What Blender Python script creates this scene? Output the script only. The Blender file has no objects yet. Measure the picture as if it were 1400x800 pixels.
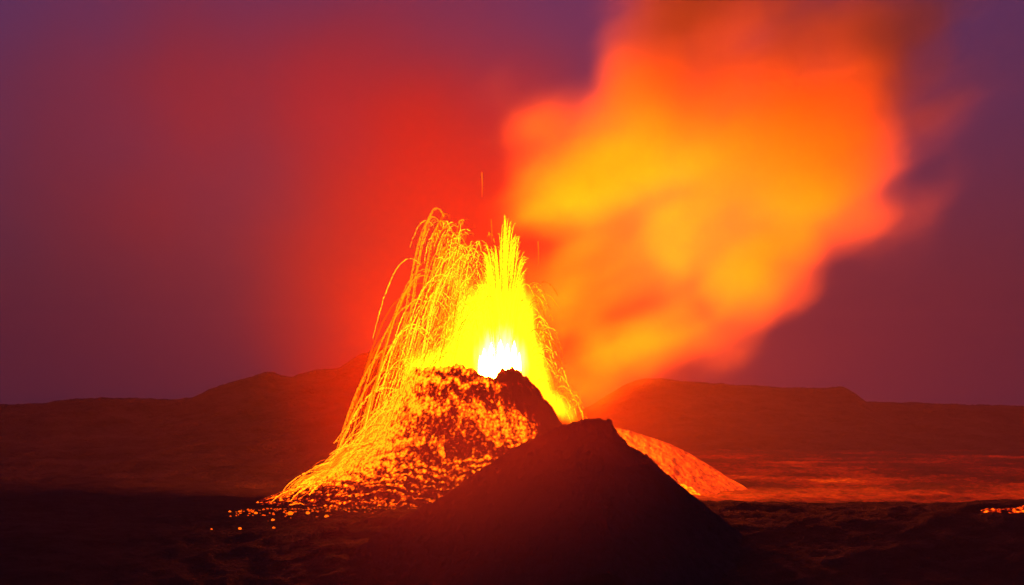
import bpy, bmesh, math, random
import numpy as np
from mathutils import Vector, Matrix, Euler

random.seed(7)
rng = np.random.default_rng(11)
R = math.radians

# ------------------------------------------------------------------ camera
FPX, CAMZ, PITCH = 3200.0, 32.0, math.atan(160 / 3200.0)
sc = bpy.context.scene
cam_d = bpy.data.cameras.new('camera')
cam = bpy.data.objects.new('camera', cam_d)
sc.collection.objects.link(cam)
cam.location = (0, 0, CAMZ)
cam.rotation_euler = (R(90) + PITCH, 0, 0)
cam_d.sensor_width = 36.0
cam_d.lens = 36.0 * FPX / 1400.0
cam_d.clip_start = 1.0
cam_d.clip_end = 30000.0
sc.camera = cam

# ------------------------------------------------------------------ world, sun, exposure
SUN_EL, SUN_AZ = R(2.0), R(165)
world = bpy.data.worlds.new('World')
sc.world = world
world.use_nodes = True
wn = world.node_tree
wn.nodes.clear()
wo = wn.nodes.new('ShaderNodeOutputWorld')
bg = wn.nodes.new('ShaderNodeBackground')
sky = wn.nodes.new('ShaderNodeTexSky')
sky.sky_type = 'NISHITA'
sky.sun_disc = False
sky.sun_elevation = SUN_EL
sky.sun_rotation = SUN_AZ
sky.dust_density = 4.0
sky.ozone_density = 6.0
tint = wn.nodes.new('ShaderNodeMix')
tint.data_type = 'RGBA'
tint.blend_type = 'MULTIPLY'
tint.inputs['Factor'].default_value = 1.0
tint.inputs['B'].default_value = (2.6, 0.5, 0.75, 1)
wn.links.new(sky.outputs[0], tint.inputs['A'])
dusk = wn.nodes.new('ShaderNodeMix')           # the even mauve of the overcast dusk
dusk.data_type = 'RGBA'
dusk.blend_type = 'ADD'
dusk.inputs['Factor'].default_value = 1.0
dusk.inputs['B'].default_value = (0.21, 0.085, 0.225, 1)
wn.links.new(tint.outputs['Result'], dusk.inputs['A'])
wn.links.new(dusk.outputs['Result'], bg.inputs['Color'])
bg.inputs['Strength'].default_value = 0.12
wn.links.new(bg.outputs[0], wo.inputs[0])

sun_d = bpy.data.lights.new('dusk_sun', 'SUN')
sun_d.energy = 0.012
sun_d.angle = R(20)
sun_d.color = (0.75, 0.55, 0.9)
sun = bpy.data.objects.new('dusk_sun', sun_d)
sc.collection.objects.link(sun)
sun.rotation_euler = (R(62), 0, R(-28))

vs = sc.view_settings
vs.view_transform = 'Standard'
vs.look = 'None'
vs.exposure = 0.0
vs.gamma = 1.0
vs.use_curve_mapping = False

cy = sc.cycles
cy.use_denoising = True
cy.volume_bounces = 2
cy.max_bounces = 6
cy.diffuse_bounces = 2
cy.transparent_max_bounces = 64
cy.sample_clamp_indirect = 6.0
cy.volume_max_steps = 512
cy.volume_step_rate = 1.0

LAVA = (1.0, 0.10, 0.0025)       # colour of the light the molten rock gives off
CORE_L = 5600.0


# ------------------------------------------------------------------ helpers
def W(px, py, Y):
    """point at distance Y seen at a place of the (1400 x 800) photograph"""
    u, v = (px - 700) / FPX, (400 - py) / FPX
    s, c = math.sin(PITCH), math.cos(PITCH)
    dy, dz = c - v * s, s + v * c
    k = Y / dy
    return np.array([u * k, Y, CAMZ + dz * k])


def tag(o, label=None, cat=None, group=None, kind=None):
    for k, v in (('label', label), ('category', cat), ('group', group), ('kind', kind)):
        if v:
            o[k] = v
    return o


def link(o, parent=None):
    sc.collection.objects.link(o)
    if parent is not None:
        o.parent = parent
        o.matrix_parent_inverse = Matrix.Translation(-parent.location)
    return o


def empty(name, loc):
    o = bpy.data.objects.new(name, None)
    o.empty_display_size = 1
    o.location = loc
    return link(o)


def mesh_obj(name, verts, faces, mat, parent=None, smooth=True, attrs=None):
    me = bpy.data.meshes.new(name)
    verts = np.asarray(verts, dtype=np.float32)
    faces = np.asarray(faces, dtype=np.int32)
    n, k = faces.shape
    me.vertices.add(len(verts))
    me.vertices.foreach_set('co', verts.ravel())
    me.loops.add(n * k)
    me.loops.foreach_set('vertex_index', faces.ravel())
    me.polygons.add(n)
    me.polygons.foreach_set('loop_start', np.arange(0, n * k, k, dtype=np.int32))
    me.polygons.foreach_set('use_smooth', np.full(n, smooth, dtype=bool))
    me.update(calc_edges=True)
    me.validate()
    for key, val in (attrs or {}).items():
        a = me.attributes.new(key, 'FLOAT', 'POINT')
        a.data.foreach_set('value', np.asarray(val, dtype=np.float32))
    me.materials.append(mat)
    return link(bpy.data.objects.new(name, me), parent)


_perm = np.random.default_rng(3).permutation(256)
_perm = np.concatenate([_perm, _perm, _perm])
_grad = np.random.default_rng(4).normal(size=(256, 3))
_grad /= np.linalg.norm(_grad, axis=1)[:, None]


def noise3(x, y, z):
    x, y, z = np.broadcast_arrays(np.asarray(x, float), y, z)
    xi, yi, zi = np.floor(x).astype(int), np.floor(y).astype(int), np.floor(z).astype(int)
    xf, yf, zf = x - xi, y - yi, z - zi
    f = lambda t: t * t * t * (t * (t * 6 - 15) + 10)
    u, v, w = f(xf), f(yf), f(zf)
    out = 0
    for i in (0, 1):
        for j in (0, 1):
            for k in (0, 1):
                h = _perm[_perm[_perm[(xi + i) & 255] + ((yi + j) & 255)] + ((zi + k) & 255)]
                g = _grad[h]
                d = g[..., 0] * (xf - i) + g[..., 1] * (yf - j) + g[..., 2] * (zf - k)
                out = out + d * (u if i else 1 - u) * (v if j else 1 - v) * (w if k else 1 - w)
    return out * 1.5


def fbm(x, y, z=0.0, oct=4, gain=0.5, ridged=False):
    s, a, t = 0, 1.0, 0
    for o in range(oct):
        n = noise3(x * 2 ** o + 17.3 * o, y * 2 ** o - 9.1 * o, z * 2 ** o + 3.7 * o)
        s = s + a * ((1 - 2 * np.abs(n)) if ridged else n)
        t += a
        a *= gain
    return s / t


def grid_faces(nx, ny):
    i, j = np.meshgrid(np.arange(nx - 1), np.arange(ny - 1), indexing='ij')
    a = (i * ny + j).ravel()
    return np.stack([a, a + ny, a + ny + 1, a + 1], axis=1)


def sstep(a, b, x):
    t = np.clip((x - a) / (b - a), 0, 1)
    return t * t * (3 - 2 * t)


# ------------------------------------------------------------------ materials
def new_mat(name):
    m = bpy.data.materials.new(name)
    m.use_nodes = True
    m.node_tree.nodes.clear()
    return m, m.node_tree.nodes, m.node_tree.links


def rock_mat(name, c0, c1, scale, bump=0.6, rough=0.95):
    m, N, L = new_mat(name)
    out = N.new('ShaderNodeOutputMaterial')
    p = N.new('ShaderNodeBsdfPrincipled')
    tc = N.new('ShaderNodeTexCoord')
    n1 = N.new('ShaderNodeTexNoise')
    n1.inputs['Scale'].default_value = scale
    n1.inputs['Detail'].default_value = 7
    n1.inputs['Roughness'].default_value = 0.68
    L.new(tc.outputs['Object'], n1.inputs['Vector'])
    r = N.new('ShaderNodeMix')
    r.data_type = 'RGBA'
    r.inputs['A'].default_value = (*c0, 1)
    r.inputs['B'].default_value = (*c1, 1)
    mr = N.new('ShaderNodeMapRange')
    mr.inputs['From Min'].default_value = 0.35
    mr.inputs['From Max'].default_value = 0.68
    L.new(n1.outputs['Fac'], mr.inputs['Value'])
    L.new(mr.outputs['Result'], r.inputs['Factor'])
    L.new(r.outputs['Result'], p.inputs['Base Color'])
    p.inputs['Roughness'].default_value = rough
    p.inputs['Specular IOR Level'].default_value = 0.03
    b = N.new('ShaderNodeBump')
    b.inputs['Strength'].default_value = bump
    b.inputs['Distance'].default_value = 1.2 / scale
    L.new(n1.outputs['Fac'], b.inputs['Height'])
    L.new(b.outputs['Normal'], p.inputs['Normal'])
    L.new(p.outputs[0], out.inputs['Surface'])
    return m


def lava_mat(name, col, strength, light=False):
    m, N, L = new_mat(name)
    out = N.new('ShaderNodeOutputMaterial')
    e = N.new('ShaderNodeEmission')
    e.inputs['Color'].default_value = (*col, 1)
    e.inputs['Strength'].default_value = strength
    L.new(e.outputs[0], out.inputs['Surface'])
    m.cycles.emission_sampling = 'FRONT' if light else 'NONE'
    return m


def heat_mat(name, base, amp=1.0, fine=1.1, namp=1.3, cell=0.0):
    """basalt crust with molten rock showing where the point attribute 'heat' is high"""
    m, N, L = new_mat(name)
    out = N.new('ShaderNodeOutputMaterial')
    p = N.new('ShaderNodeBsdfPrincipled')
    p.inputs['Base Color'].default_value = (*base, 1)
    p.inputs['Roughness'].default_value = 0.95
    p.inputs['Specular IOR Level'].default_value = 0.03
    at = N.new('ShaderNodeAttribute')
    at.attribute_name = 'melt'
    tc = N.new('ShaderNodeTexCoord')
    n1 = N.new('ShaderNodeTexNoise')
    n1.inputs['Scale'].default_value = fine
    n1.inputs['Detail'].default_value = 5
    n1.inputs['Roughness'].default_value = 0.7
    L.new(tc.outputs['Object'], n1.inputs['Vector'])
    a = N.new('ShaderNodeMath'); a.operation = 'SUBTRACT'
    L.new(n1.outputs['Fac'], a.inputs[0]); a.inputs[1].default_value = 0.5
    b = N.new('ShaderNodeMath'); b.operation = 'MULTIPLY_ADD'
    L.new(a.outputs[0], b.inputs[0]); b.inputs[1].default_value = namp
    L.new(at.outputs['Fac'], b.inputs[2])
    if cell:
        # separate clots: hot hearts with dark seams between them
        vo = N.new('ShaderNodeTexVoronoi')
        vo.inputs['Scale'].default_value = cell
        wq = N.new('ShaderNodeVectorMath'); wq.operation = 'MULTIPLY_ADD'
        L.new(n1.outputs['Color'], wq.inputs[0]); wq.inputs[1].default_value = (1.6, 1.6, 1.6)
        L.new(tc.outputs['Object'], wq.inputs[2])
        L.new(wq.outputs[0], vo.inputs['Vector'])
        c = N.new('ShaderNodeMath'); c.operation = 'MULTIPLY_ADD'
        L.new(vo.outputs['Distance'], c.inputs[0]); c.inputs[1].default_value = -0.75; c.inputs[2].default_value = 0.36
        d = N.new('ShaderNodeMath'); d.operation = 'ADD'
        L.new(c.outputs[0], d.inputs[0]); L.new(b.outputs[0], d.inputs[1])
        b = d
    cr = N.new('ShaderNodeValToRGB')
    els = cr.color_ramp.elements
    els[0].position, els[0].color = 0.30, (0, 0, 0, 1)
    els[1].position, els[1].color = 1.0, (1, 0.115, 0.001, 1)
    for pos, c in ((0.42, (0.018, 0.0002, 0, 1)), (0.56, (0.10, 0.003, 0, 1)), (0.74, (0.34, 0.026, 0.0001, 1))):
        e = els.new(pos); e.color = c
    L.new(b.outputs[0], cr.inputs['Fac'])
    em = N.new('ShaderNodeEmission')
    L.new(cr.outputs['Color'], em.inputs['Color'])
    em.inputs['Strength'].default_value = 7.0 * amp
    add = N.new('ShaderNodeAddShader')
    L.new(p.outputs[0], add.inputs[0]); L.new(em.outputs[0], add.inputs[1])
    bp = N.new('ShaderNodeBump')
    bp.inputs['Strength'].default_value = 0.7
    bp.inputs['Distance'].default_value = 0.8
    L.new(n1.outputs['Fac'], bp.inputs['Height'])
    L.new(bp.outputs['Normal'], p.inputs['Normal'])
    L.new(add.outputs[0], out.inputs['Surface'])
    m.cycles.emission_sampling = 'NONE'
    return m


def blob_field(N, L, blobs, warp_scale, warp_amp, noise_scale, noise_amp, squash=(1, 1, 1), rot=(0, 0, 0), detail=2.5):
    """sum of soft ellipsoids in object space, bent and roughened by noise; returns a value socket"""
    tc = N.new('ShaderNodeTexCoord')
    vec = tc.outputs['Object']
    mp = N.new('ShaderNodeMapping')
    mp.vector_type = 'TEXTURE'
    mp.inputs['Scale'].default_value = squash
    mp.inputs['Rotation'].default_value = rot
    L.new(vec, mp.inputs['Vector'])
    nw = N.new('ShaderNodeTexNoise')
    nw.inputs['Scale'].default_value = warp_scale
    nw.inputs['Detail'].default_value = 1.5
    L.new(mp.outputs[0], nw.inputs['Vector'])
    sub = N.new('ShaderNodeVectorMath'); sub.operation = 'SUBTRACT'
    L.new(nw.outputs['Color'], sub.inputs[0]); sub.inputs[1].default_value = (0.5, 0.5, 0.5)
    mad = N.new('ShaderNodeVectorMath'); mad.operation = 'MULTIPLY_ADD'
    L.new(sub.outputs[0], mad.inputs[0]); mad.inputs[1].default_value = (warp_amp,) * 3
    L.new(vec, mad.inputs[2])
    total = None
    for (c, rad, ang, wgt) in blobs:
        m2 = N.new('ShaderNodeMapping')
        m2.vector_type = 'TEXTURE'
        m2.inputs['Location'].default_value = c
        m2.inputs['Rotation'].default_value = (0, ang, 0)
        m2.inputs['Scale'].default_value = rad
        L.new(mad.outputs[0], m2.inputs['Vector'])
        g = N.new('ShaderNodeTexGradient'); g.gradient_type = 'SPHERICAL'
        L.new(m2.outputs[0], g.inputs['Vector'])
        s = N.new('ShaderNodeMath'); s.operation = 'MULTIPLY_ADD'
        L.new(g.outputs['Fac'], s.inputs[0]); s.inputs[1].default_value = wgt
        if total is None:
            s.inputs[2].default_value = 0.0
        else:
            L.new(total, s.inputs[2])
        total = s.outputs[0]
    nn = N.new('ShaderNodeTexNoise')
    nn.inputs['Scale'].default_value = noise_scale
    nn.inputs['Detail'].default_value = detail
    nn.inputs['Roughness'].default_value = 0.5
    L.new(mp.outputs[0], nn.inputs['Vector'])
    c0 = N.new('ShaderNodeMath'); c0.operation = 'SUBTRACT'
    L.new(nn.outputs['Fac'], c0.inputs[0]); c0.inputs[1].default_value = 0.5
    c1 = N.new('ShaderNodeMath'); c1.operation = 'MULTIPLY'
    L.new(c0.outputs[0], c1.inputs[0]); c1.inputs[1].default_value = noise_amp
    c2 = N.new('ShaderNodeMath'); c2.operation = 'MULTIPLY_ADD'
    L.new(c1.outputs[0], c2.inputs[0]); c2.inputs[1].default_value = 1.0
    L.new(total, c2.inputs[2])
    return c2.outputs[0], total


def hull(name, blobs, mat, loc, voxel, grow=1.0, parent=None):
    """a closed lumpy mesh round the ellipsoids"""
    bm = bmesh.new()
    for (c, rad, ang, wgt) in blobs:
        mtx = Matrix.Translation(c) @ Euler((0, ang, 0)).to_matrix().to_4x4() @ Matrix.Diagonal((rad[0] * grow, rad[1] * grow, rad[2] * grow, 1))
        bmesh.ops.create_icosphere(bm, subdivisions=3, radius=1.0, matrix=mtx)
    me = bpy.data.meshes.new(name)
    bm.to_mesh(me); bm.free()
    tmp = bpy.data.objects.new(name + '_raw', me)
    sc.collection.objects.link(tmp)
    md = tmp.modifiers.new('r', 'REMESH'); md.mode = 'VOXEL'; md.voxel_size = voxel
    dg = bpy.context.evaluated_depsgraph_get()
    me2 = bpy.data.meshes.new_from_object(tmp.evaluated_get(dg))
    bpy.data.objects.remove(tmp); bpy.data.meshes.remove(me)
    me2.name = name
    me2.materials.clear()
    me2.materials.append(mat)
    o = bpy.data.objects.new(name, me2)
    o.location = loc
    return link(o, parent)


# ------------------------------------------------------------------ terrain
M_GROUND = rock_mat('clinker_ground', (0.006, 0.0055, 0.006), (0.022, 0.020, 0.021), 0.11, 0.9)
M_HILL = rock_mat('hill_rock', (0.003, 0.003, 0.003), (0.040, 0.036, 0.038), 0.028, 1.0)
M_MOUND = rock_mat('mound_rock', (0.012, 0.011, 0.012), (0.034, 0.030, 0.032), 0.35, 0.8)
M_BANK = heat_mat('bank_lit_glow', (0.085, 0.07, 0.066), 0.8, 0.6, 0.55)  # faint emission put in for the fountain's light on the bank


def ground_z(x, y):
    rt = sstep(-75, -5, x)
    crest = -2.2 + 7.4 * rt + 1.3 * fbm(x / 90, y / 200, 3.0, 3)
    q = 650 - y
    front = crest - 0.25 * (np.sqrt(np.clip(q, 0, 215) ** 2 + 64) - 8)
    back = crest * (1 - sstep(650, 705, y))
    z = np.where(y < 650, front, back)
    far = sstep(700, 900, y)
    z = z + fbm(x / 34, y / 34, 0.5, 5, 0.55, True) * (1.3 + 0.6 * far) - 0.6
    z = z + fbm(x / 15, y / 15, 4.5, 5, 0.58, True) * 1.5 * (1 - far)
    lf = sstep(-96, -150, x) * sstep(660, 760, y)
    z = z + lf * (5.0 * fbm(x / 60, y / 90, 12.0, 4, 0.55) + 1.6 * fbm(x / 22, y / 22, 1.7, 4, 0.55, True) + 0.8)
    z = z + fbm(x / 150, y / 260, 8.0, 3) * 3.0 * far * (1 - 0.6 * sstep(60, 160, x))
    return z


def build_ground():
    ys = np.concatenate([np.linspace(-300, 300, 25), np.linspace(310, 720, 260), np.linspace(722, 1100, 210), 1100 * np.exp(np.linspace(0.006, math.log(7000 / 1100), 150))])
    s = np.linspace(-1, 1, 520)
    s = np.sign(s) * (0.42 * np.abs(s) + 0.58 * np.abs(s) ** 4)
    S, Y = np.meshgrid(s, ys, indexing='ij')
    X = S * (260 + np.clip(Y, 0, None) * 0.62)
    Z = ground_z(X, Y)
    o = mesh_obj('ground', np.stack([X, Y, Z], -1).reshape(-1, 3), grid_faces(len(s), len(ys)), M_GROUND)
    tag(o, kind='structure')


def hill(name, pts, Y0, slope_f, slope_b, rough, x0, x1, nx, ny, depth_f, depth_b):
    px = [p[0] for p in pts]
    w = np.array([W(p[0], p[1], Y0) for p in pts])
    xs = np.linspace(x0, x1, nx)
    dy = np.concatenate([-depth_f * (np.linspace(1, 0, ny // 2) ** 1.6), depth_b * np.linspace(0.04, 1, ny // 3)])
    prof = np.interp(xs, w[:, 0], w[:, 2])
    X, D = np.meshgrid(xs, dy, indexing='ij')
    P = np.repeat(prof[:, None], len(dy), 1)
    front = (P + 6) * np.clip(1 - (np.sqrt(D * D + 400) - 20) / (depth_f - 20), 0, 1) ** 1.7 - 6
    Z = np.where(D < 0, front, P - slope_b * D)
    n = fbm(X / 60, (Y0 + D) / 60, 2.2, 5, 0.55, True)
    toe = sstep(1.0, 0.72, -D / depth_f)
    Z = Z + toe * rough * (n - 0.2) * sstep(0, 60, np.abs(D)) + toe * rough * 0.35 * fbm(X / 14, (Y0 + D) / 14, 1.2, 3) + 1.7 * fbm(X / 7, (Y0 + D) / 12, 7.2, 4, 0.6, True)
    o = mesh_obj(name, np.stack([X, Y0 + D, Z], -1).reshape(-1, 3), grid_faces(nx, len(dy)), M_HILL)
    tag(o, kind='structure')


build_ground()
hill('hill', [(-900, 565), (-300, 556), (0, 555), (60, 554), (100, 549), (150, 546), (185, 548), (235, 549), (270, 545), (300, 531),
              (340, 520), (365, 513), (376, 513), (386, 518), (400, 518), (430, 508), (465, 505), (490, 489), (520, 478), (580, 490), (660, 530), (760, 575), (900, 640)],
     1400, 0.17, 0.3, 5.0, -900, 80, 420, 140, 520, 200)
hill('hill', [(700, 640), (800, 560), (860, 524), (885, 519), (910, 520), (935, 523), (960, 525), (985, 526), (1000, 528), (1030, 529), (1060, 531), (1090, 532), (1120, 533),
              (1140, 532), (1146, 531), (1150, 528), (1154, 532), (1165, 538), (1180, 550), (1215, 552), (1250, 552), (1290, 554), (1340, 555), (1400, 557), (1900, 562), (2600, 575)],
     2100, 0.14, 0.3, 5.0, -60, 1500, 460, 120, 430, 300)

# dark mound in front
MPTS = [(430, 800), (480, 757), (535, 718), (590, 690), (640, 657), (680, 630), (720, 605), (745, 592), (770, 584), (790, 579), (806, 575), (818, 574), (827, 575), (829, 578), (831, 575),
        (834, 575), (837, 577), (838, 585), (842, 592), (846, 600), (852, 608), (858, 616), (866, 616), (874, 618), (884, 625), (895, 634), (910, 649), (925, 664), (940, 677), (957, 688), (978, 702), (1008, 727), (1045, 765), (1080, 800)]
MY = 620.0


def build_mound():
    w = np.array([W(p[0], p[1], MY) for p in MPTS])
    xs = np.linspace(w[0, 0], w[-1, 0], 560)
    d = np.linspace(-1, 1, 300)
    dy = np.sign(d) * np.abs(d) ** 1.3 * 75
    prof = np.interp(xs, w[:, 0], w[:, 2])
    X, D = np.meshgrid(xs, dy, indexing='ij')
    Zr = np.repeat(prof[:, None], len(dy), 1)
    # soften the steps of the crest away from it
    k = np.ones(41) / 41
    soft = np.convolve(np.pad(prof, 20, mode='edge'), k, 'valid')
    b = sstep(0, 10, np.abs(D))
    Zr = Zr * (1 - b) + soft[:, None] * b
    Z = Zr - 0.52 * (np.sqrt(D * D + 36) - 6)
    amp = sstep(0.0, 7, np.abs(D))
    Z = Z + amp * 2.5 * fbm(X / 12, (MY + D) / 12, 4.2, 6, 0.58, True) + (0.42 + 0.3 * amp) * fbm(X / 1.9, (MY + D) / 1.9, 1.0, 3, 0.65)
    root = mesh_obj('rock_mound', np.stack([X, MY + D, Z], -1).reshape(-1, 3), grid_faces(len(xs), len(dy)), M_MOUND)
    tag(root, 'dark unlit cinder mound with a jagged notched top in front of the glowing cone', 'mound')
    bm = bmesh.new()
    bmesh.ops.create_icosphere(bm, subdivisions=2, radius=1.0)
    for v in bm.verts:
        v.co *= 1 + 0.5 * float(noise3(v.co.x * 1.1 + 3, v.co.y * 1.1, v.co.z * 1.1))
        v.co = Vector((v.co.x * 0.95, v.co.y * 1.2, v.co.z * 1.25))
    me = bpy.data.meshes.new('crest_boulder')
    bm.to_mesh(me); bm.free()
    me.materials.append(M_MOUND)
    b = bpy.data.objects.new('crest_boulder', me)
    p = W(832.5, 578.5, MY)
    b.location = p
    b['label'] = 'blocky boulder on the peak of the mound'
    sc.collection.objects.link(b)
    b.parent = root


build_mound()

# fresher lava with a faint red glow that floods the plain to the right
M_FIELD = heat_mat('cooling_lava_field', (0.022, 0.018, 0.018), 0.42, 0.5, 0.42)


def build_field():
    xs = np.linspace(20, 900, 520)
    ys = np.concatenate([np.linspace(712, 1100, 200), np.linspace(1105, 1760, 120)])
    X, Y = np.meshgrid(xs, ys, indexing='ij')
    Z = ground_z(X, Y)
    e = np.minimum.reduce([(X - 40 - (Y - 712) * 0.02) / 25, (900 - X) / 60, (Y - 716) / 20, (1745 - Y) / 30]) + 0.7 * fbm(X / 45, Y / 80, 6.0, 4)
    Z = Z + 0.5 * np.clip(e, -3, 1) + 1.9 * sstep(0, 1, e) * fbm(X / 18, Y / 18, 2.6, 5, 0.6, True)
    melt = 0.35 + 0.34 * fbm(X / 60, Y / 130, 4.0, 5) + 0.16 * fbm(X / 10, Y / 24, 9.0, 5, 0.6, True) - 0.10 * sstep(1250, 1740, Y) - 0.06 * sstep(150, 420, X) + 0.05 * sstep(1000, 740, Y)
    o = mesh_obj('lava_field', np.stack([X, Y, Z], -1).reshape(-1, 3), grid_faces(len(xs), len(ys)), M_FIELD, attrs={'melt': np.clip(melt, 0, 1).ravel()})
    tag(o, kind='structure')


build_field()

# ------------------------------------------------------------------ spatter cone
CX, CY, RX, RY = -8.0, 806.0, 27.0, 22.0
# rim height by azimuth (degrees; -90 faces the camera, 0 right, 180 left)
RIM = [(-180, 46.5), (-160, 46), (-140, 46), (-120, 46.5), (-112, 47), (-100, 45.5), (-93, 43.2), (-84, 42.8), (-80, 45.6), (-74, 46.2), (-70, 45.4), (-60, 42.0), (-52, 38.8), (-45, 35.5), (-36, 32), (-20, 24), (0, 15), (40, 10), (80, 12), (110, 22), (140, 36), (160, 44), (180, 46.5)]
_ra, _rh = np.array([p[0] for p in RIM], float), np.array([p[1] for p in RIM], float)


def cone_z(x, y, detail=True):
    ex, ey = (x - CX) / RX, (y - CY) / RY
    r = np.hypot(ex, ey)
    th = np.degrees(np.arctan2(ey, ex))
    H = np.interp(th, _ra, _rh)
    d = (r - 1) * 24.5
    outer = H * np.exp(-np.clip(d, 0, None) / (19 + 4 * sstep(0, 40, d))) - 0.125 * np.clip(d, 0, None)
    inner = H - np.clip(-d, 0, None) * 1.6
    z = np.where(d > 0, outer, np.maximum(inner, 9.0))
    return z, d, th, H


def build_cone():
    xs = np.linspace(-98, 62, 520)
    ys = np.concatenate([np.linspace(712, 812, 400), np.linspace(813, 880, 70)])
    X, Y = np.meshgrid(xs, ys, indexing='ij')
    Z, d, th, H = cone_z(X, Y)
    out = sstep(-6, 2, d)
    # ragged ledges of welded spatter: wavy bands down the slope, finer towards the foot
    wv = 4.2 * fbm(X / 15, Y / 15, 5.0, 4) + 1.7 * fbm(X / 4.5, Y / 4.5, 15.0, 3) + 0.06 * (X - CX)
    hz = Z + wv
    per = 2.1 + 2.6 * sstep(10, 42, Z)
    ph = hz / per
    saw = ph - np.floor(ph)                        # 0 at a ledge's underside, 1 at its lip
    lump = fbm(X / 3.2, Y / 3.2, 2.0, 4, 0.6, True)
    lump2 = fbm(X / 1.3, Y / 1.3, 6.0, 3, 0.6)
    band = np.exp(-((saw - 0.72) / 0.22) ** 2)
    steep = sstep(4, 14, Z)
    Z = Z + out * (1.1 * (saw - 0.5) * steep + 0.9 * lump + 0.5 * lump2) * (0.35 + 0.65 * sstep(1, 8, d))
    Z = Z + (1 - sstep(1, 8, d)) * (2.0 * fbm(X / 3.4, Y / 3.4, 9.0, 4, 0.6, True) - 1.0)
    Z = np.where(d > 52, Z - (d - 52) * 0.25, Z)
    # heat
    drip = sstep(0.25, 0.75, fbm(X / 2.4 + 0.15 * Z / 2.4, Z / 16, 7.0, 3) * 0.5 + 0.5)
    pxx = 700 + X * FPX / Y
    pyy = 560 - (Z - CAMZ) * FPX / Y
    heat = 0.12 + 0.50 * band + 0.30 * lump + 0.46 * lump2 + 0.26 * (drip - 0.5)
    edge = np.interp(Z, [0, 10, 25, 36, 45, 50], [48, 33, 11, -1, -8, -9])        # where the cold crag begins
    cold = sstep(-7, 7, X - edge + 5 * fbm(X / 6, Y / 6, 3.3, 3))
    heat = heat - 0.50 * cold
    left = sstep(-30, -62, X)
    heat = heat + 0.52 * sstep(112, 160, np.abs(th)) * sstep(3, 12, Z) + 0.10 * sstep(-20, -46, X) + 0.10 * sstep(28, 46, Z) * (1 - cold)
    # towards the foot only scattered glowing clots stay
    foot = sstep(13, 3, Z)
    heat = heat - 0.25 * foot - 0.03 * sstep(26, 14, Z) + 0.05 + 0.0
    heat = np.where(d < -1, 0.35, heat)
    heat = heat - 0.5 * sstep(0.0, -2.0, Z - 1.5)
    back = sstep(CY, CY + 20, Y)
    heat = heat - 0.5 * back
    heat = np.clip(heat, 0, 1)
    V = np.stack([X, Y, Z], -1).reshape(-1, 3)
    F = grid_faces(len(xs), len(ys))
    fc = cold.ravel()[F].mean(1)
    fz = V[:, 2][F].mean(1)
    fd = d.ravel()[F].mean(1)
    fth = th.ravel()[F].mean(1)
    crag = (fc > 0.5) & (fd > -8) & (fth > -100) & (fth < -15)
    root = empty('spatter_cone', (CX, CY, 0))
    tag(root, 'steep spatter cone covered in glowing ledges and trickles of molten lava', 'volcanic cone')
    for nm, sel, mt in (('lava_slope', ~crag, heat_mat('molten_slope', (0.022, 0.018, 0.018), 1.05, 1.2, 1.7, 0.8)), ('rim_crag', crag, heat_mat('crag_rock', (0.035, 0.028, 0.027), 0.8))):
        f = F[sel]
        used = np.unique(f)
        mp = np.zeros(len(V), int); mp[used] = np.arange(len(used))
        o = mesh_obj(nm, V[used], mp[f], mt, root, attrs={'melt': heat.ravel()[used]})
        if nm == 'rim_crag':
            o['label'] = 'dark crusted crag on the right of the crater rim'


build_cone()

# lava lit bank to the right of the cone
BPTS = [(640, 640), (760, 598), (800, 586), (840, 585), (860, 589), (885, 597), (915, 607), (945, 622), (970, 637), (995, 653), (1015, 664), (1027, 673), (1040, 683), (1075, 694), (1120, 705)]
BY = 852.0


def build_bank():
    w = np.array([W(p[0], p[1], BY) for p in BPTS])
    xs = np.linspace(w[0, 0], w[-1, 0], 380)
    dy = np.concatenate([np.linspace(-75, 0, 260), np.linspace(0.5, 50, 60)])
    prof = np.interp(xs, w[:, 0], w[:, 2])
    X, D = np.meshgrid(xs, dy, indexing='ij')
    Z = prof[:, None] - np.where(D < 0, 0.46, 0.55) * (np.sqrt(D * D + 16) - 4)
    a = 0.25 + 0.75 * sstep(0, 6, np.abs(D))
    Z = Z + a * (0.9 * fbm(X / 8, D / 8, 1.5, 4, 0.6, True) + 0.5 * fbm(X / 2.2, D / 2.2, 4.5, 4, 0.65))
    melt = 0.45 + 0.15 * sstep(42, 75, X) - 0.14 * sstep(82, 96, X) + 0.10 * fbm(X / 5, D / 5, 8.0, 4) + 0.04 * fbm(X / 1.5, D / 1.5, 3.0, 2)  # painted glow, stronger where the fountain's light only grazes
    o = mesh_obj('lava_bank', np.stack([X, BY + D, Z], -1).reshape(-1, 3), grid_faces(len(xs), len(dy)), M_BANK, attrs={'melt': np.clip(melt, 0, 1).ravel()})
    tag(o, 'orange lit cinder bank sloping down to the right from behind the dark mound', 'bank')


build_bank()

# ------------------------------------------------------------------ clots of molten rock
_OCT_V = np.array([(1, 0, 0), (-1, 0, 0), (0, 1, 0), (0, -1, 0), (0, 0, 1), (0, 0, -1)], float)
_OCT_F = np.array([(0, 2, 4), (2, 1, 4), (1, 3, 4), (3, 0, 4), (2, 0, 5), (1, 2, 5), (3, 1, 5), (0, 3, 5)])


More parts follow.
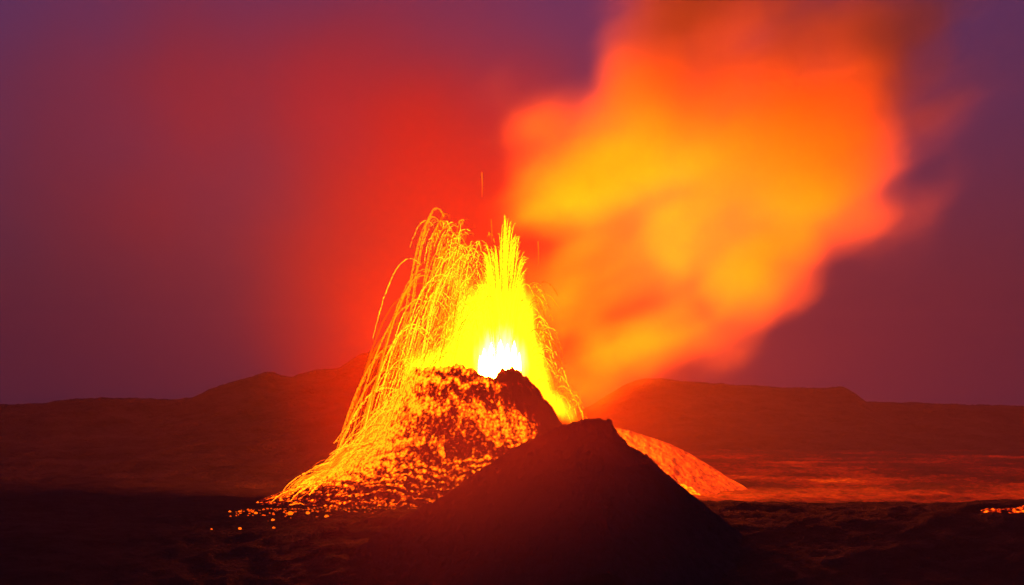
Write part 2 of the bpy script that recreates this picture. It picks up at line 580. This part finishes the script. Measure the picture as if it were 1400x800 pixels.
class Clots:
    """many stretched clots gathered into one mesh"""
    def __init__(self):
        self.v, self.f, self.n = [], [], 0

    def add(self, P, T, rad, length):
        """P, T: n x 3 places and directions; rad, length: n"""
        n = len(P)
        if n == 0:
            return
        T = T / (np.linalg.norm(T, axis=1)[:, None] + 1e-9)
        A = np.cross(T, np.array([0.31, 0.9, 0.17])); A /= np.linalg.norm(A, axis=1)[:, None] + 1e-9
        B = np.cross(T, A)
        c = rng.random(n) * 6.28
        A2 = A * np.cos(c)[:, None] + B * np.sin(c)[:, None]
        B2 = np.cross(T, A2)
        V = (P[:, None, :] + _OCT_V[None, :, 0:1] * (A2 * rad[:, None])[:, None, :] + _OCT_V[None, :, 1:2] * (B2 * rad[:, None])[:, None, :]
             + _OCT_V[None, :, 2:3] * (T * length[:, None])[:, None, :])
        F = _OCT_F[None] + (self.n + np.arange(n) * 6)[:, None, None]
        self.v.append(V.reshape(-1, 3)); self.f.append(F.reshape(-1, 3))
        self.n += n * 6

    def build(self, name, mat, parent=None):
        return mesh_obj(name, np.concatenate(self.v), np.concatenate(self.f), mat, parent, smooth=True)


G = 9.81


def floor_at(x, y):
    z, _, _, _ = cone_z(np.array([x]), np.array([y]))
    return max(float(z[0]), 0.0)


def arc_path(start, v, t0, t1, step=0.42):
    """ballistic path from start with velocity v between the times t0 and t1, stopped on the slope"""
    n = max(4, int((t1 - t0) / 0.03))
    t = np.linspace(t0, t1, n)
    P = start[None] + v[None] * t[:, None] - np.array([0, 0, 0.5 * G])[None] * (t ** 2)[:, None]
    zf, d, _, _ = cone_z(P[:, 0], P[:, 1])
    zf = np.where(d < 0, -50, np.maximum(zf, 0.3))
    hit = np.nonzero((P[:, 2] < zf - 0.3) & (t > t0 + 0.5))[0]
    if len(hit):
        P = P[:max(3, hit[0])]
    seg = np.linalg.norm(np.diff(P, axis=0), axis=1)
    s = np.concatenate([[0], np.cumsum(seg)])
    q = np.arange(0, s[-1], step)
    Q = np.stack([np.interp(q, s, P[:, i]) for i in range(3)], 1)
    return Q


def string_of_clots(C, Q, rad, gap=0.12, jit=0.10):  # clots strung closely to imitate the light trail of flying lava
    if len(Q) < 3:
        return
    T = np.gradient(Q, axis=0)
    n = len(Q)
    env = np.sin(np.linspace(0.25, math.pi - 0.15, n)) ** 0.5
    keep = rng.random(n) > gap
    r = rad * env * rng.uniform(0.65, 1.3, n)
    J = Q + rng.normal(0, jit, (n, 3))
    C.add(J[keep], T[keep], r[keep], (0.42 * rng.uniform(0.7, 1.5, n))[keep])


# ------------------------------------------------------------------ lava fountain
VENT = np.array([-4.5, 803.0, 40.0])
fountain = empty('lava_fountain', (VENT[0], VENT[1], 9.5))
tag(fountain, 'towering yellow lava fountain with a white hot core throwing arcs of spatter', 'lava fountain')

M_CORE = lava_mat('white_hot_lava', (1.0, 0.074, 0.0006), CORE_L, True)
M_ARC = [lava_mat('molten_clot_hot', (1, 0.155, 0.002), 6.5), lava_mat('molten_clot_warm', (1, 0.13, 0.001), 3.2), lava_mat('molten_clot_dim', (1, 0.09, 0.0), 1.5)]
M_FINE = lava_mat('molten_spatter', (1, 0.14, 0.001), 4.0)


def build_core():
    jets = [(662, 476, 8), (672, 468, 9), (684, 464, 10), (694, 470, 8), (703, 466, 8), (710, 482, 7), (656, 486, 6)]
    for k, (px, py, wpx) in enumerate(jets):
        bm = bmesh.new()
        Yj = 803 + (k % 3 - 1) * 2.5
        top = W(px, py, Yj)
        segs, ring = 12, 10
        rings = []
        for i in range(segs + 1):
            t = i / segs
            z = 16 + (top[2] - 16) * t
            rad = wpx * 0.22 * (1.0 - 0.55 * t ** 2) * (1 if i < segs else 0.15)
            row = []
            for j in range(ring):
                a = j / ring * 2 * math.pi
                q = rad * (1 + 0.28 * float(noise3(math.cos(a) * 1.2 + k * 5, math.sin(a) * 1.2, z * 0.22)))
                x = top[0] * t + (VENT[0] + (px - 684) * 0.2) * (1 - t)
                row.append(bm.verts.new((x + q * math.cos(a), Yj + q * math.sin(a), z)))
            rings.append(row)
        for i in range(segs):
            for j in range(ring):
                bm.faces.new((rings[i][j], rings[i][(j + 1) % ring], rings[i + 1][(j + 1) % ring], rings[i + 1][j]))
        bm.faces.new(rings[-1])
        bm.faces.new(rings[0][::-1])
        me = bpy.data.meshes.new('molten_jet')
        bm.to_mesh(me); bm.free()
        me.materials.append(M_CORE)
        link(bpy.data.objects.new('molten_jet', me), fountain).matrix_parent_inverse = Matrix.Translation(-fountain.location)


build_core()


def glow_volume(name, C0, spec, mat_name, warp, noise, lo, hi, strength, col, step, voxel):
    m = 803 / FPX
    blobs = []
    for (p, r, a, wg, ry) in spec:
        c = W(p[0], p[1], 803) - C0
        blobs.append((tuple(c), (r[0] * m, ry, r[1] * m), a, wg))
    mt, N, L = new_mat(mat_name)
    out = N.new('ShaderNodeOutputMaterial')
    val, tot = blob_field(N, L, blobs, warp[0], warp[1], noise[0], noise[1], squash=(1, 1, noise[2]), detail=3)
    mr = N.new('ShaderNodeMapRange')
    mr.interpolation_type = 'SMOOTHSTEP'
    mr.inputs['From Min'].default_value = lo
    mr.inputs['From Max'].default_value = hi
    mr.inputs['To Max'].default_value = strength
    L.new(val, mr.inputs['Value'])
    e = N.new('ShaderNodeEmission')
    e.inputs['Color'].default_value = (*col, 1)
    L.new(mr.outputs['Result'], e.inputs['Strength'])
    L.new(e.outputs[0], out.inputs['Volume'])
    mt.cycles.volume_step_rate = step
    return hull(name, blobs, mt, tuple(C0), voxel, 1.0, fountain)


def build_spray():
    C0 = W(680, 470, 803)
    glow_volume('white_hot_core', C0, [((664, 500), (24, 62), 0, .9, 6), ((683, 500), (26, 76), 0, .9, 7), ((704, 502), (23, 70), 0, .9, 6)],
                'white_hot_spray', (0.25, 2.5), (0.6, 1.2, 6), 0.22, 1.0, 0.5, (1, 0.74, 0.42), 1.0, 0.9)
    spec = [((668, 500), (88, 100), 0, 1.1, 12), ((687, 456), (68, 92), 0.04, 1.1, 11), ((694, 430), (36, 66), 0.02, 0.5, 5), ((660, 430), (26, 60), -0.05, 0.5, 4),
            ((610, 510), (70, 44), 0.0, 0.8, 10), ((640, 425), (56, 110), -0.08, 0.5, 9), ((734, 512), (26, 84), -0.40, 1.0, 9), ((768, 560), (20, 46), -0.9, 0.9, 7), ((718, 420), (18, 66), 0.0, 0.6, 5),
            ((548, 545), (20, 66), 0.55, 0.6, 6), ((585, 500), (52, 34), 0.3, 0.6, 9)]
    glow_volume('molten_spray', C0, spec, 'molten_spray', (0.2, 4.0), (0.55, 1.0, 8), 0.18, 0.85, 1.5, (1, 0.118, 0.0004), 1.0, 1.2)


build_spray()


def throw(ax, az, vx, before, after, dy=0.0, vy=0.0):
    """clots on a ballistic path that peaks at (ax, az), followed from a little before the peak until it lands"""
    t0 = before
    s = np.array([ax - vx * -t0 * -1, VENT[1] + dy, az - 0.5 * G * t0 * t0])
    s[0] = ax - vx * t0
    v = np.array([vx, vy, G * t0])
    return arc_path(s, v, 0.0, t0 + after)


def build_arcs():
    # the large separate arcs, each a part of its own
    big = [(597, 285, 3.2, .75, 3.2, 1), (592, 297, 3.6, .8, 3.4, 1), (604, 303, 3.0, .6, 2.6, 1), (611, 320, 3.0, .7, 2.0, 1), (586, 371, 6.2, .9, 3.6, 1), (580, 377, 6.0, .7, 3.6, 1), (574, 388, 5.6, .5, 3.4, 2),
           (566, 444, 6.2, 1.3, 3.0, 0), (563, 449, 6.0, 1.1, 3.0, 0), (556, 458, 5.6, .9, 2.8, 1), (603, 342, 3.4, .7, 2.4, 1), (613, 335, 2.8, .7, 1.8, 1), (600, 398, 5.0, 1.0, 3.0, 0), (592, 410, 5.4, 1.0, 3.0, 0),
           (608, 384, 4.4, .9, 2.6, 1), (620, 356, 3.6, .7, 1.8, 1), (627, 342, 2.6, .6, 1.6, 1), (550, 470, 5.4, .8, 2.8, 1), (541, 492, 5.6, .8, 2.6, 1), (578, 430, 5.6, .9, 3.0, 2), (609, 292, 2.6, .5, 1.6, 2), (560, 402, 6.6, .9, 3.4, 2), (568, 415, 7.0, 1.0, 3.4, 1), (552, 440, 7.2, .9, 3.2, 2), (545, 470, 7.6, 1.0, 3.0, 1), (536, 505, 7.4, .9, 2.6, 1), (528, 530, 7.8, .8, 2.4, 0)]
    for (px, py, vx, tb, ta, m) in big:
        a = W(px, py, 803)
        C = Clots()
        Q = throw(a[0], a[2], -vx, tb, ta, random.uniform(-2, 3), random.uniform(-1.5, 0.5))
        string_of_clots(C, Q, random.uniform(0.24, 0.38), 0.06, 0.05)
        if random.random() < 0.6:
            string_of_clots(C, Q + np.array([random.uniform(0.3, 0.6), 0, random.uniform(-.3, .3)]), 0.2, 0.3, 0.12)
        if C.n:
            C.build('lava_arc', M_ARC[m], fountain)
    n = len(big)
    while n < 84:
        py = random.uniform(335, 505)
        px = np.interp(py, [335, 380, 430, 505], [620, 608, 590, 558]) + random.gauss(0, 18)
        a = W(px, py, 803)
        C = Clots()
        Q = throw(a[0], a[2], -random.uniform(2.5, 6.0), random.uniform(0.4, 1.0), random.uniform(1.4, 3.4), random.uniform(-4, 4), random.uniform(-1.5, 1))
        if len(Q) < 8:
            continue
        string_of_clots(C, Q, random.uniform(0.13, 0.26), 0.15, 0.06)
        C.build('lava_arc', M_ARC[random.choice([0, 0, 1, 2])], fountain)
        n += 1

    # everything finer is one mass of spatter
    for mat, cnt in ((M_ARC[0], 420), (M_ARC[1], 400), (M_ARC[2], 200)):
        C = Clots()
        for _ in range(cnt):
            k = random.random()
            if k < 0.10:            # fine spray between the curtain and the needles
                a = W(random.uniform(618, 674), random.uniform(318, 440), 803)
                Q = throw(a[0], a[2], random.gauss(-1.2, 1.2), random.uniform(0.3, 1.0), random.uniform(0.2, 1.0), random.uniform(-5, 5), random.uniform(-1, 1))
                string_of_clots(C, Q, random.uniform(0.09, 0.2), 0.25, 0.08)
            elif k < 0.40:          # left curtain
                py = random.uniform(300, 510)
                px = np.interp(py, [300, 350, 400, 450, 510], [612, 636, 630, 612, 580]) + random.gauss(0, 14)
                a = W(px, py, 803)
                Q = throw(a[0], a[2], -random.uniform(1.0, 5.0), random.uniform(0.15, 0.7), random.uniform(0.5, 1.9), random.uniform(-5, 5), random.uniform(-2, 2))
                string_of_clots(C, Q, random.uniform(0.09, 0.2), 0.25, 0.08)
            elif k < 0.58:          # short hops down the right side of the fountain
                py = random.uniform(385, 565)
                px = np.interp(py, [385, 450, 500, 540, 570], [722, 734, 747, 768, 790]) + random.gauss(3, 8)
                a = W(px, py, 803)
                Q = throw(a[0], a[2], random.uniform(1, 5), random.uniform(0.2, 0.7), random.uniform(0.4, 1.3), random.uniform(-4, 4), random.uniform(-2, 2))
                string_of_clots(C, Q, random.uniform(0.09, 0.2), 0.25, 0.05)
            else:                   # spatter rolling and hopping down the left slope
                q = random.random()
                X0 = np.interp(q, [0, 1], [-36, -70]) + random.gauss(0, 1.5)
                Y0 = CY - 3 + random.gauss(0, 9) - 10 * q
                s = np.array([X0, Y0, floor_at(X0, Y0) + random.uniform(0.1, 1.3)])
                f = random.random() ** 2
                v = np.array([-(2 + 8 * f), random.uniform(-3, 1), random.uniform(-2, 1) + 4.5 * f * random.random()])
                Q = arc_path(s, v, 0, random.uniform(0.8, 2.4))
                string_of_clots(C, Q, random.uniform(0.1, 0.22), 0.12, 0.08)
        o = C.build('fine_spatter', mat, fountain)
        o['kind'] = 'stuff'


build_arcs()


def build_needles():
    """the steep streams that make the ragged top of the fountain"""
    M = lava_mat('molten_needle', (1, 0.125, 0.0008), 9.0)
    for k in range(32):
        C = Clots()
        px0 = random.uniform(650, 722) if k > 4 else (690, 697, 703, 684, 676)[k]
        top = (291, 297, 304, 318, 336)[k] if k <= 4 else 300 + abs(random.gauss(0, 1)) * 30 + abs(px0 - 694) * 1.0
        for _ in range(7):
            px = px0 + random.gauss(0, 2.0)
            a = W(px, top + abs(random.gauss(0, 14)), 803)
            tb = random.uniform(1.3, 2.3)
            Q = throw(a[0], a[2], (px - 688) * 0.07 + random.gauss(0, .25), tb, random.uniform(0.0, 0.25), random.uniform(-3, 3), random.uniform(-.5, .5))
            string_of_clots(C, Q, random.uniform(0.10, 0.24), 0.10, 0.05)
        C.build('lava_needle', M, fountain)


build_needles()

# single clots high above the fountain
M_HOT = lava_mat('molten_bomb', (1, 0.12, 0.001), 2.2)
for (px, y0, y1, lab) in ((659, 236, 268, 'long thin clot of lava flying highest above the fountain'), (672, 300, 330, 'short thin clot of lava rising left of the fountain spires'), (736, 330, 362, 'faint thin clot of lava rising right of the fountain spires')):
    C = Clots()
    n = 40
    P = np.stack([W(px + 0.5 * math.sin(k * .1), y1 + (y0 - y1) * k / n, 803) for k in range(n)])
    C.add(P, np.gradient(P, axis=0), np.linspace(0.05, 0.2, n) * rng.uniform(.7, 1.2, n), np.full(n, 0.4))
    o = C.build('flying_clot', M_HOT)
    tag(o, lab, 'lava clot', 'lava clots flying clear of the fountain')


# ------------------------------------------------------------------ glowing bombs on the ground
def lump_mesh(name, sz, seed, mat, parent=None):
    bm = bmesh.new()
    bmesh.ops.create_icosphere(bm, subdivisions=2, radius=1.0)
    for v in bm.verts:
        n = float(noise3(v.co.x * 1.3 + seed * 7, v.co.y * 1.3, v.co.z * 1.3))
        v.co *= sz * (1 + 0.45 * n)
        v.co.z *= 0.75
    me = bpy.data.meshes.new(name)
    bm.to_mesh(me); bm.free()
    me.materials.append(mat)
    return me


def bank_z(x, y):
    w = np.array([W(p[0], p[1], BY) for p in BPTS])
    d = y - BY
    return np.interp(x, w[:, 0], w[:, 2]) - 0.46 * (np.sqrt(d * d + 16) - 4)


def land(x, y):
    a = np.array([float(x)]), np.array([float(y)])
    return max(float(ground_z(*a)[0]), float(cone_z(*a)[0][0]) if y < 800 else -9, float(bank_z(*a)[0]) if x > 20 else -9)


M_BOMB = lava_mat('glowing_bomb', (1, 0.11, 0.001), 2.4, True)
BOMBS = [(-75.5, 652, .46, 'round glowing lava bomb alone on the dark ground, second from the left'), (-66, 651, .42, 'glowing lava bomb alone on the dark ground between the cone foot and the lone pair'),
         (-83.5, 653, .26, 'smallest faint glowing lava bomb farthest out on the dark left ground'), (-77, 706, .5, 'glowing lava bomb just beyond the lower left tip of the cone'),
         (-82.5, 712, .55, 'larger glowing lava bomb of the pair left of the cone tip'), (-86, 716, .42, 'smaller glowing lava bomb of the pair left of the cone tip'),
         (-66, 700, .85, 'largest round glowing lava bomb below the cone foot'), (-60, 690, .6, 'glowing lava bomb in the middle of those below the cone foot'),
         (-69, 678, .5, 'glowing lava bomb lying lowest under the left cone foot'), (-54, 684, .7, 'glowing lava bomb under the cone foot, rightmost of the loose ones'),
         (58, 806, .5, 'glowing lava bomb low on the orange bank beside the dark mound'), (54, 812, .6, 'bright lava bomb on the orange bank just above the dark mound edge'),
         (60, 816, .4, 'small lava bomb on the orange bank above its brighter neighbour'), (76, 818, .4, 'small lava bomb alone near the right foot of the orange bank')]
for k, (x, y, sz, lab) in enumerate(BOMBS):
    o = bpy.data.objects.new('lava_bomb', lump_mesh('lava_bomb', sz, k + 1, M_BOMB))
    o.location = (x, y, land(x, y) + sz * 0.35)
    link(o)
    tag(o, lab, 'lava bomb', 'glowing lava bombs lying on the ground')


def patch(name, mat, x0, x1, y0, y1, nx, ny, heat0, label, cat, sc_=3.0):
    xs, ys = np.linspace(x0, x1, nx), np.linspace(y0, y1, ny)
    X, Y = np.meshgrid(xs, ys, indexing='ij')
    Z = np.maximum(ground_z(X, Y), np.where(X > 20, bank_z(X, Y), -9))
    u, v = (X - x0) / (x1 - x0) * 2 - 1, (Y - y0) / (y1 - y0) * 2 - 1
    e = 1 - np.maximum(np.abs(u) ** 3, np.abs(v) ** 1.5) + 1.1 * fbm(X / 9, Y / 4, 3.1, 4) - 0.15
    Z = Z + np.clip(e, -1.2, 0.4) * 1.5 + 0.3 * fbm(X / sc_, Y / sc_, 2.1, 3, 0.6, True)
    heat = heat0 + 0.35 * fbm(X / sc_, Y / sc_, 5.1, 3) + 0.25 * np.clip(e, -1, 0.6)
    o = mesh_obj(name, np.stack([X, Y, Z], -1).reshape(-1, 3), grid_faces(nx, ny), mat, attrs={'melt': np.clip(heat, 0, 1).ravel()})
    tag(o, label, cat)


M_FLOW = heat_mat('flow_crust', (0.02, 0.017, 0.017), 0.8, 0.9, 1.3, 0.8)
patch('lava_stream', M_FLOW, 127, 186, 635.5, 640, 260, 60, 0.47, 'narrow glowing lava stream at the far right on the dark foreground', 'lava stream')
patch('lava_pool', M_FLOW, 58, 76, 806, 822, 80, 70, 0.86, 'small bright lava pool at the foot of the orange bank', 'lava pool', 2.0)


def build_embers():
    C = Clots()
    P, r = [], []
    while len(P) < 520:
        x, y = random.uniform(-84, 12), random.uniform(672, 752)
        q = (y - 672) / 80.0
        if random.random() > q ** 1.3 * (1 if x > -50 else 0.7):
            continue
        z = land(x, y)
        P.append((x, y, z + 0.12)); r.append(random.uniform(0.1, 0.42) ** 1.0)
    P, r = np.array(P), np.array(r)
    T = rng.normal(size=(len(P), 3)); T[:, 2] *= 0.3
    C.add(P, T, r, r * 1.2)
    o = C.build('scattered_embers', lava_mat('ember', (1, 0.08, 0.0005), 1.3))
    tag(o, kind='stuff')


build_embers()

# ------------------------------------------------------------------ smoke plume
def build_smoke():
    YS = 846.0
    C0 = W(950, 260, YS)
    m = YS / FPX
    spec = [((830, 540), (80, 100), 0.15, 0.20, 22, 28), ((880, 470), (110, 85), 0.5, 0.27, 26, 30), ((980, 425), (155, 100), -0.5, 0.48, 34, 36), ((1065, 350), (105, 105), -0.6, 0.75, 34, 26),
            ((780, 275), (140, 95), -0.2, 1.0, 26, -30), ((785, 420), (145, 180), 0.0, 0.33, 26, 22), ((900, 330), (170, 130), 0.0, 0.36, 34, -2),
            ((752, 180), (110, 115), 0.1, 0.62, 26, -18), ((860, 205), (125, 140), 0.2, 1.5, 32, -46), ((905, 60), (130, 160), 0.2, 1.25, 36, -36), ((990, 220), (170, 170), 0.2, 0.9, 42, -20),
            ((1090, 120), (170, 190), 0.2, 0.95, 44, -12), ((1125, 225), (130, 145), 0.2, 0.62, 40, 0), ((1060, 0), (270, 120), 0.0, 0.8, 44, -4), ((1195, 180), (165, 250), 0.25, 0.48, 44, 8), ((1290, 40), (200, 150), 0.0, 0.42, 44, 10)]
    blobs = []
    for (p, r, a, wg, ry, dy) in spec:
        c = W(p[0], p[1], YS) - C0
        c[1] += dy
        blobs.append((tuple(c), (r[0] * m, ry, r[1] * m), a, wg))
    mt, N, L = new_mat('lava_lit_smoke')
    out = N.new('ShaderNodeOutputMaterial')
    val, tot = blob_field(N, L, blobs, 0.026, 30.0, 0.040, 1.7, squash=(2.0, 1.3, 1.0), rot=(0, R(-28), 0), detail=4.0)
    mr = N.new('ShaderNodeMapRange')
    mr.interpolation_type = 'SMOOTHSTEP'
    mr.inputs['From Min'].default_value = 0.04
    mr.inputs['From Max'].default_value = 1.70
    mr.inputs['To Max'].default_value = 0.09
    L.new(val, mr.inputs['Value'])
    # no smoke outside the soft bodies, however strong the noise
    gt = N.new('ShaderNodeMapRange')
    gt.inputs['From Min'].default_value = 0.02
    gt.inputs['From Max'].default_value = 0.40
    L.new(tot, gt.inputs['Value'])
    mu = N.new('ShaderNodeMath'); mu.operation = 'MULTIPLY'
    L.new(mr.outputs['Result'], mu.inputs[0]); L.new(gt.outputs['Result'], mu.inputs[1])
    pv = N.new('ShaderNodeVolumePrincipled')
    pv.inputs['Color'].default_value = (0.98, 0.95, 0.12, 1)
    pv.inputs['Anisotropy'].default_value = 0.0
    L.new(mu.outputs[0], pv.inputs['Density'])
    L.new(pv.outputs[0], out.inputs['Volume'])
    mt.cycles.volume_step_rate = 1.2
    mt.cycles.volume_sampling = 'MULTIPLE_IMPORTANCE'
    o = hull('smoke_plume', blobs, mt, tuple(C0), 5.0, 1.08)
    tag(o, 'thick orange lit smoke plume billowing up to the right from behind the cone', 'smoke')


build_smoke()

# ------------------------------------------------------------------ haze
def build_haze():
    bm = bmesh.new()
    bmesh.ops.create_cube(bm, size=1.0)
    me = bpy.data.meshes.new('haze')
    bm.to_mesh(me); bm.free()
    mt, N, L = new_mat('dusk_haze')
    out = N.new('ShaderNodeOutputMaterial')
    pv = N.new('ShaderNodeVolumePrincipled')
    pv.inputs['Color'].default_value = (0.92, 0.86, 0.88, 1)
    pv.inputs['Density'].default_value = 0.75e-4
    L.new(pv.outputs[0], out.inputs['Volume'])
    mt.cycles.volume_sampling = 'EQUIANGULAR'
    me.materials.append(mt)
    o = bpy.data.objects.new('haze', me)
    zb, zt = -72.0, 330.0
    o.scale = (9400, 7700, zt - zb)
    o.location = (0, 3450, (zt + zb) / 2)
    link(o)
    tag(o, kind='stuff')


build_haze()


def thin_gas(name, C0, blobs, mat_name, col, absorb, dens, warp, noise, voxel, step, lo=0.08, hi=1.1):
    mt, N, L = new_mat(mat_name)
    out = N.new('ShaderNodeOutputMaterial')
    val, tot = blob_field(N, L, blobs, warp[0], warp[1], noise[0], noise[1], squash=(1, 1, 1), detail=1.5)
    mr = N.new('ShaderNodeMapRange')
    mr.interpolation_type = 'SMOOTHSTEP'
    mr.inputs['From Min'].default_value = lo
    mr.inputs['From Max'].default_value = hi
    mr.inputs['To Max'].default_value = dens
    L.new(val, mr.inputs['Value'])
    pv = N.new('ShaderNodeVolumePrincipled')
    pv.inputs['Color'].default_value = (*col, 1)
    pv.inputs['Absorption Color'].default_value = (*absorb, 1)
    L.new(mr.outputs['Result'], pv.inputs['Density'])
    L.new(pv.outputs[0], out.inputs['Volume'])
    mt.cycles.volume_step_rate = step
    o = hull(name, blobs, mt, tuple(C0), voxel, 1.0)
    return o


def build_gases():
    # tinted gas added behind the fountain to redden the sky's glow
    Y = 985.0
    m = Y / FPX
    C0 = W(640, 380, Y)
    spec = [((650, 340), (360, 420), 0, 1.1, 70), ((580, 540), (330, 190), 0, 0.32, 60), ((780, 520), (380, 220), 0, 0.55, 60), ((960, 610), (330, 120), 0, 0.35, 60), ((360, 150), (560, 330), 0.2, 0.75, 80)]
    blobs = []
    for (p, r, a, wg, ry) in spec:
        c = W(p[0], p[1], Y) - C0
        blobs.append((tuple(c), (r[0] * m, ry, r[1] * m), a, wg))
    o = thin_gas('sky_tint_fume', C0, blobs, 'sky_tint_gas', (0.052, 0.0108, 0.002), (0.93, 0.25, 0.004), 0.038, (0.008, 60.0), (0.014, 0.7), 9.0, 3.0, 0.05, 1.5)
    tag(o, kind='stuff')
    # red tinted veil added in front of the mound to give it a glow
    C0 = np.array([-4.0, 500.0, 16.0])
    spec = [((-8, 566, 24), (66, 48, 34), 1.0), ((-4, 500, 10), (62, 80, 40), 0.8), ((-20, 600, 14), (95, 60, 26), 0.4)]
    blobs = [(tuple(np.array(c) - C0), r, 0.0, w) for c, r, w in spec]
    o = thin_gas('red_glow_veil', C0, blobs, 'glow_veil', (0.95, 0.30, 0.10), (0.9, 0.3, 0.1), 0.0105, (0.015, 20.0), (0.02, 0.4), 6.0, 3.0)
    tag(o, kind='stuff')


build_gases()
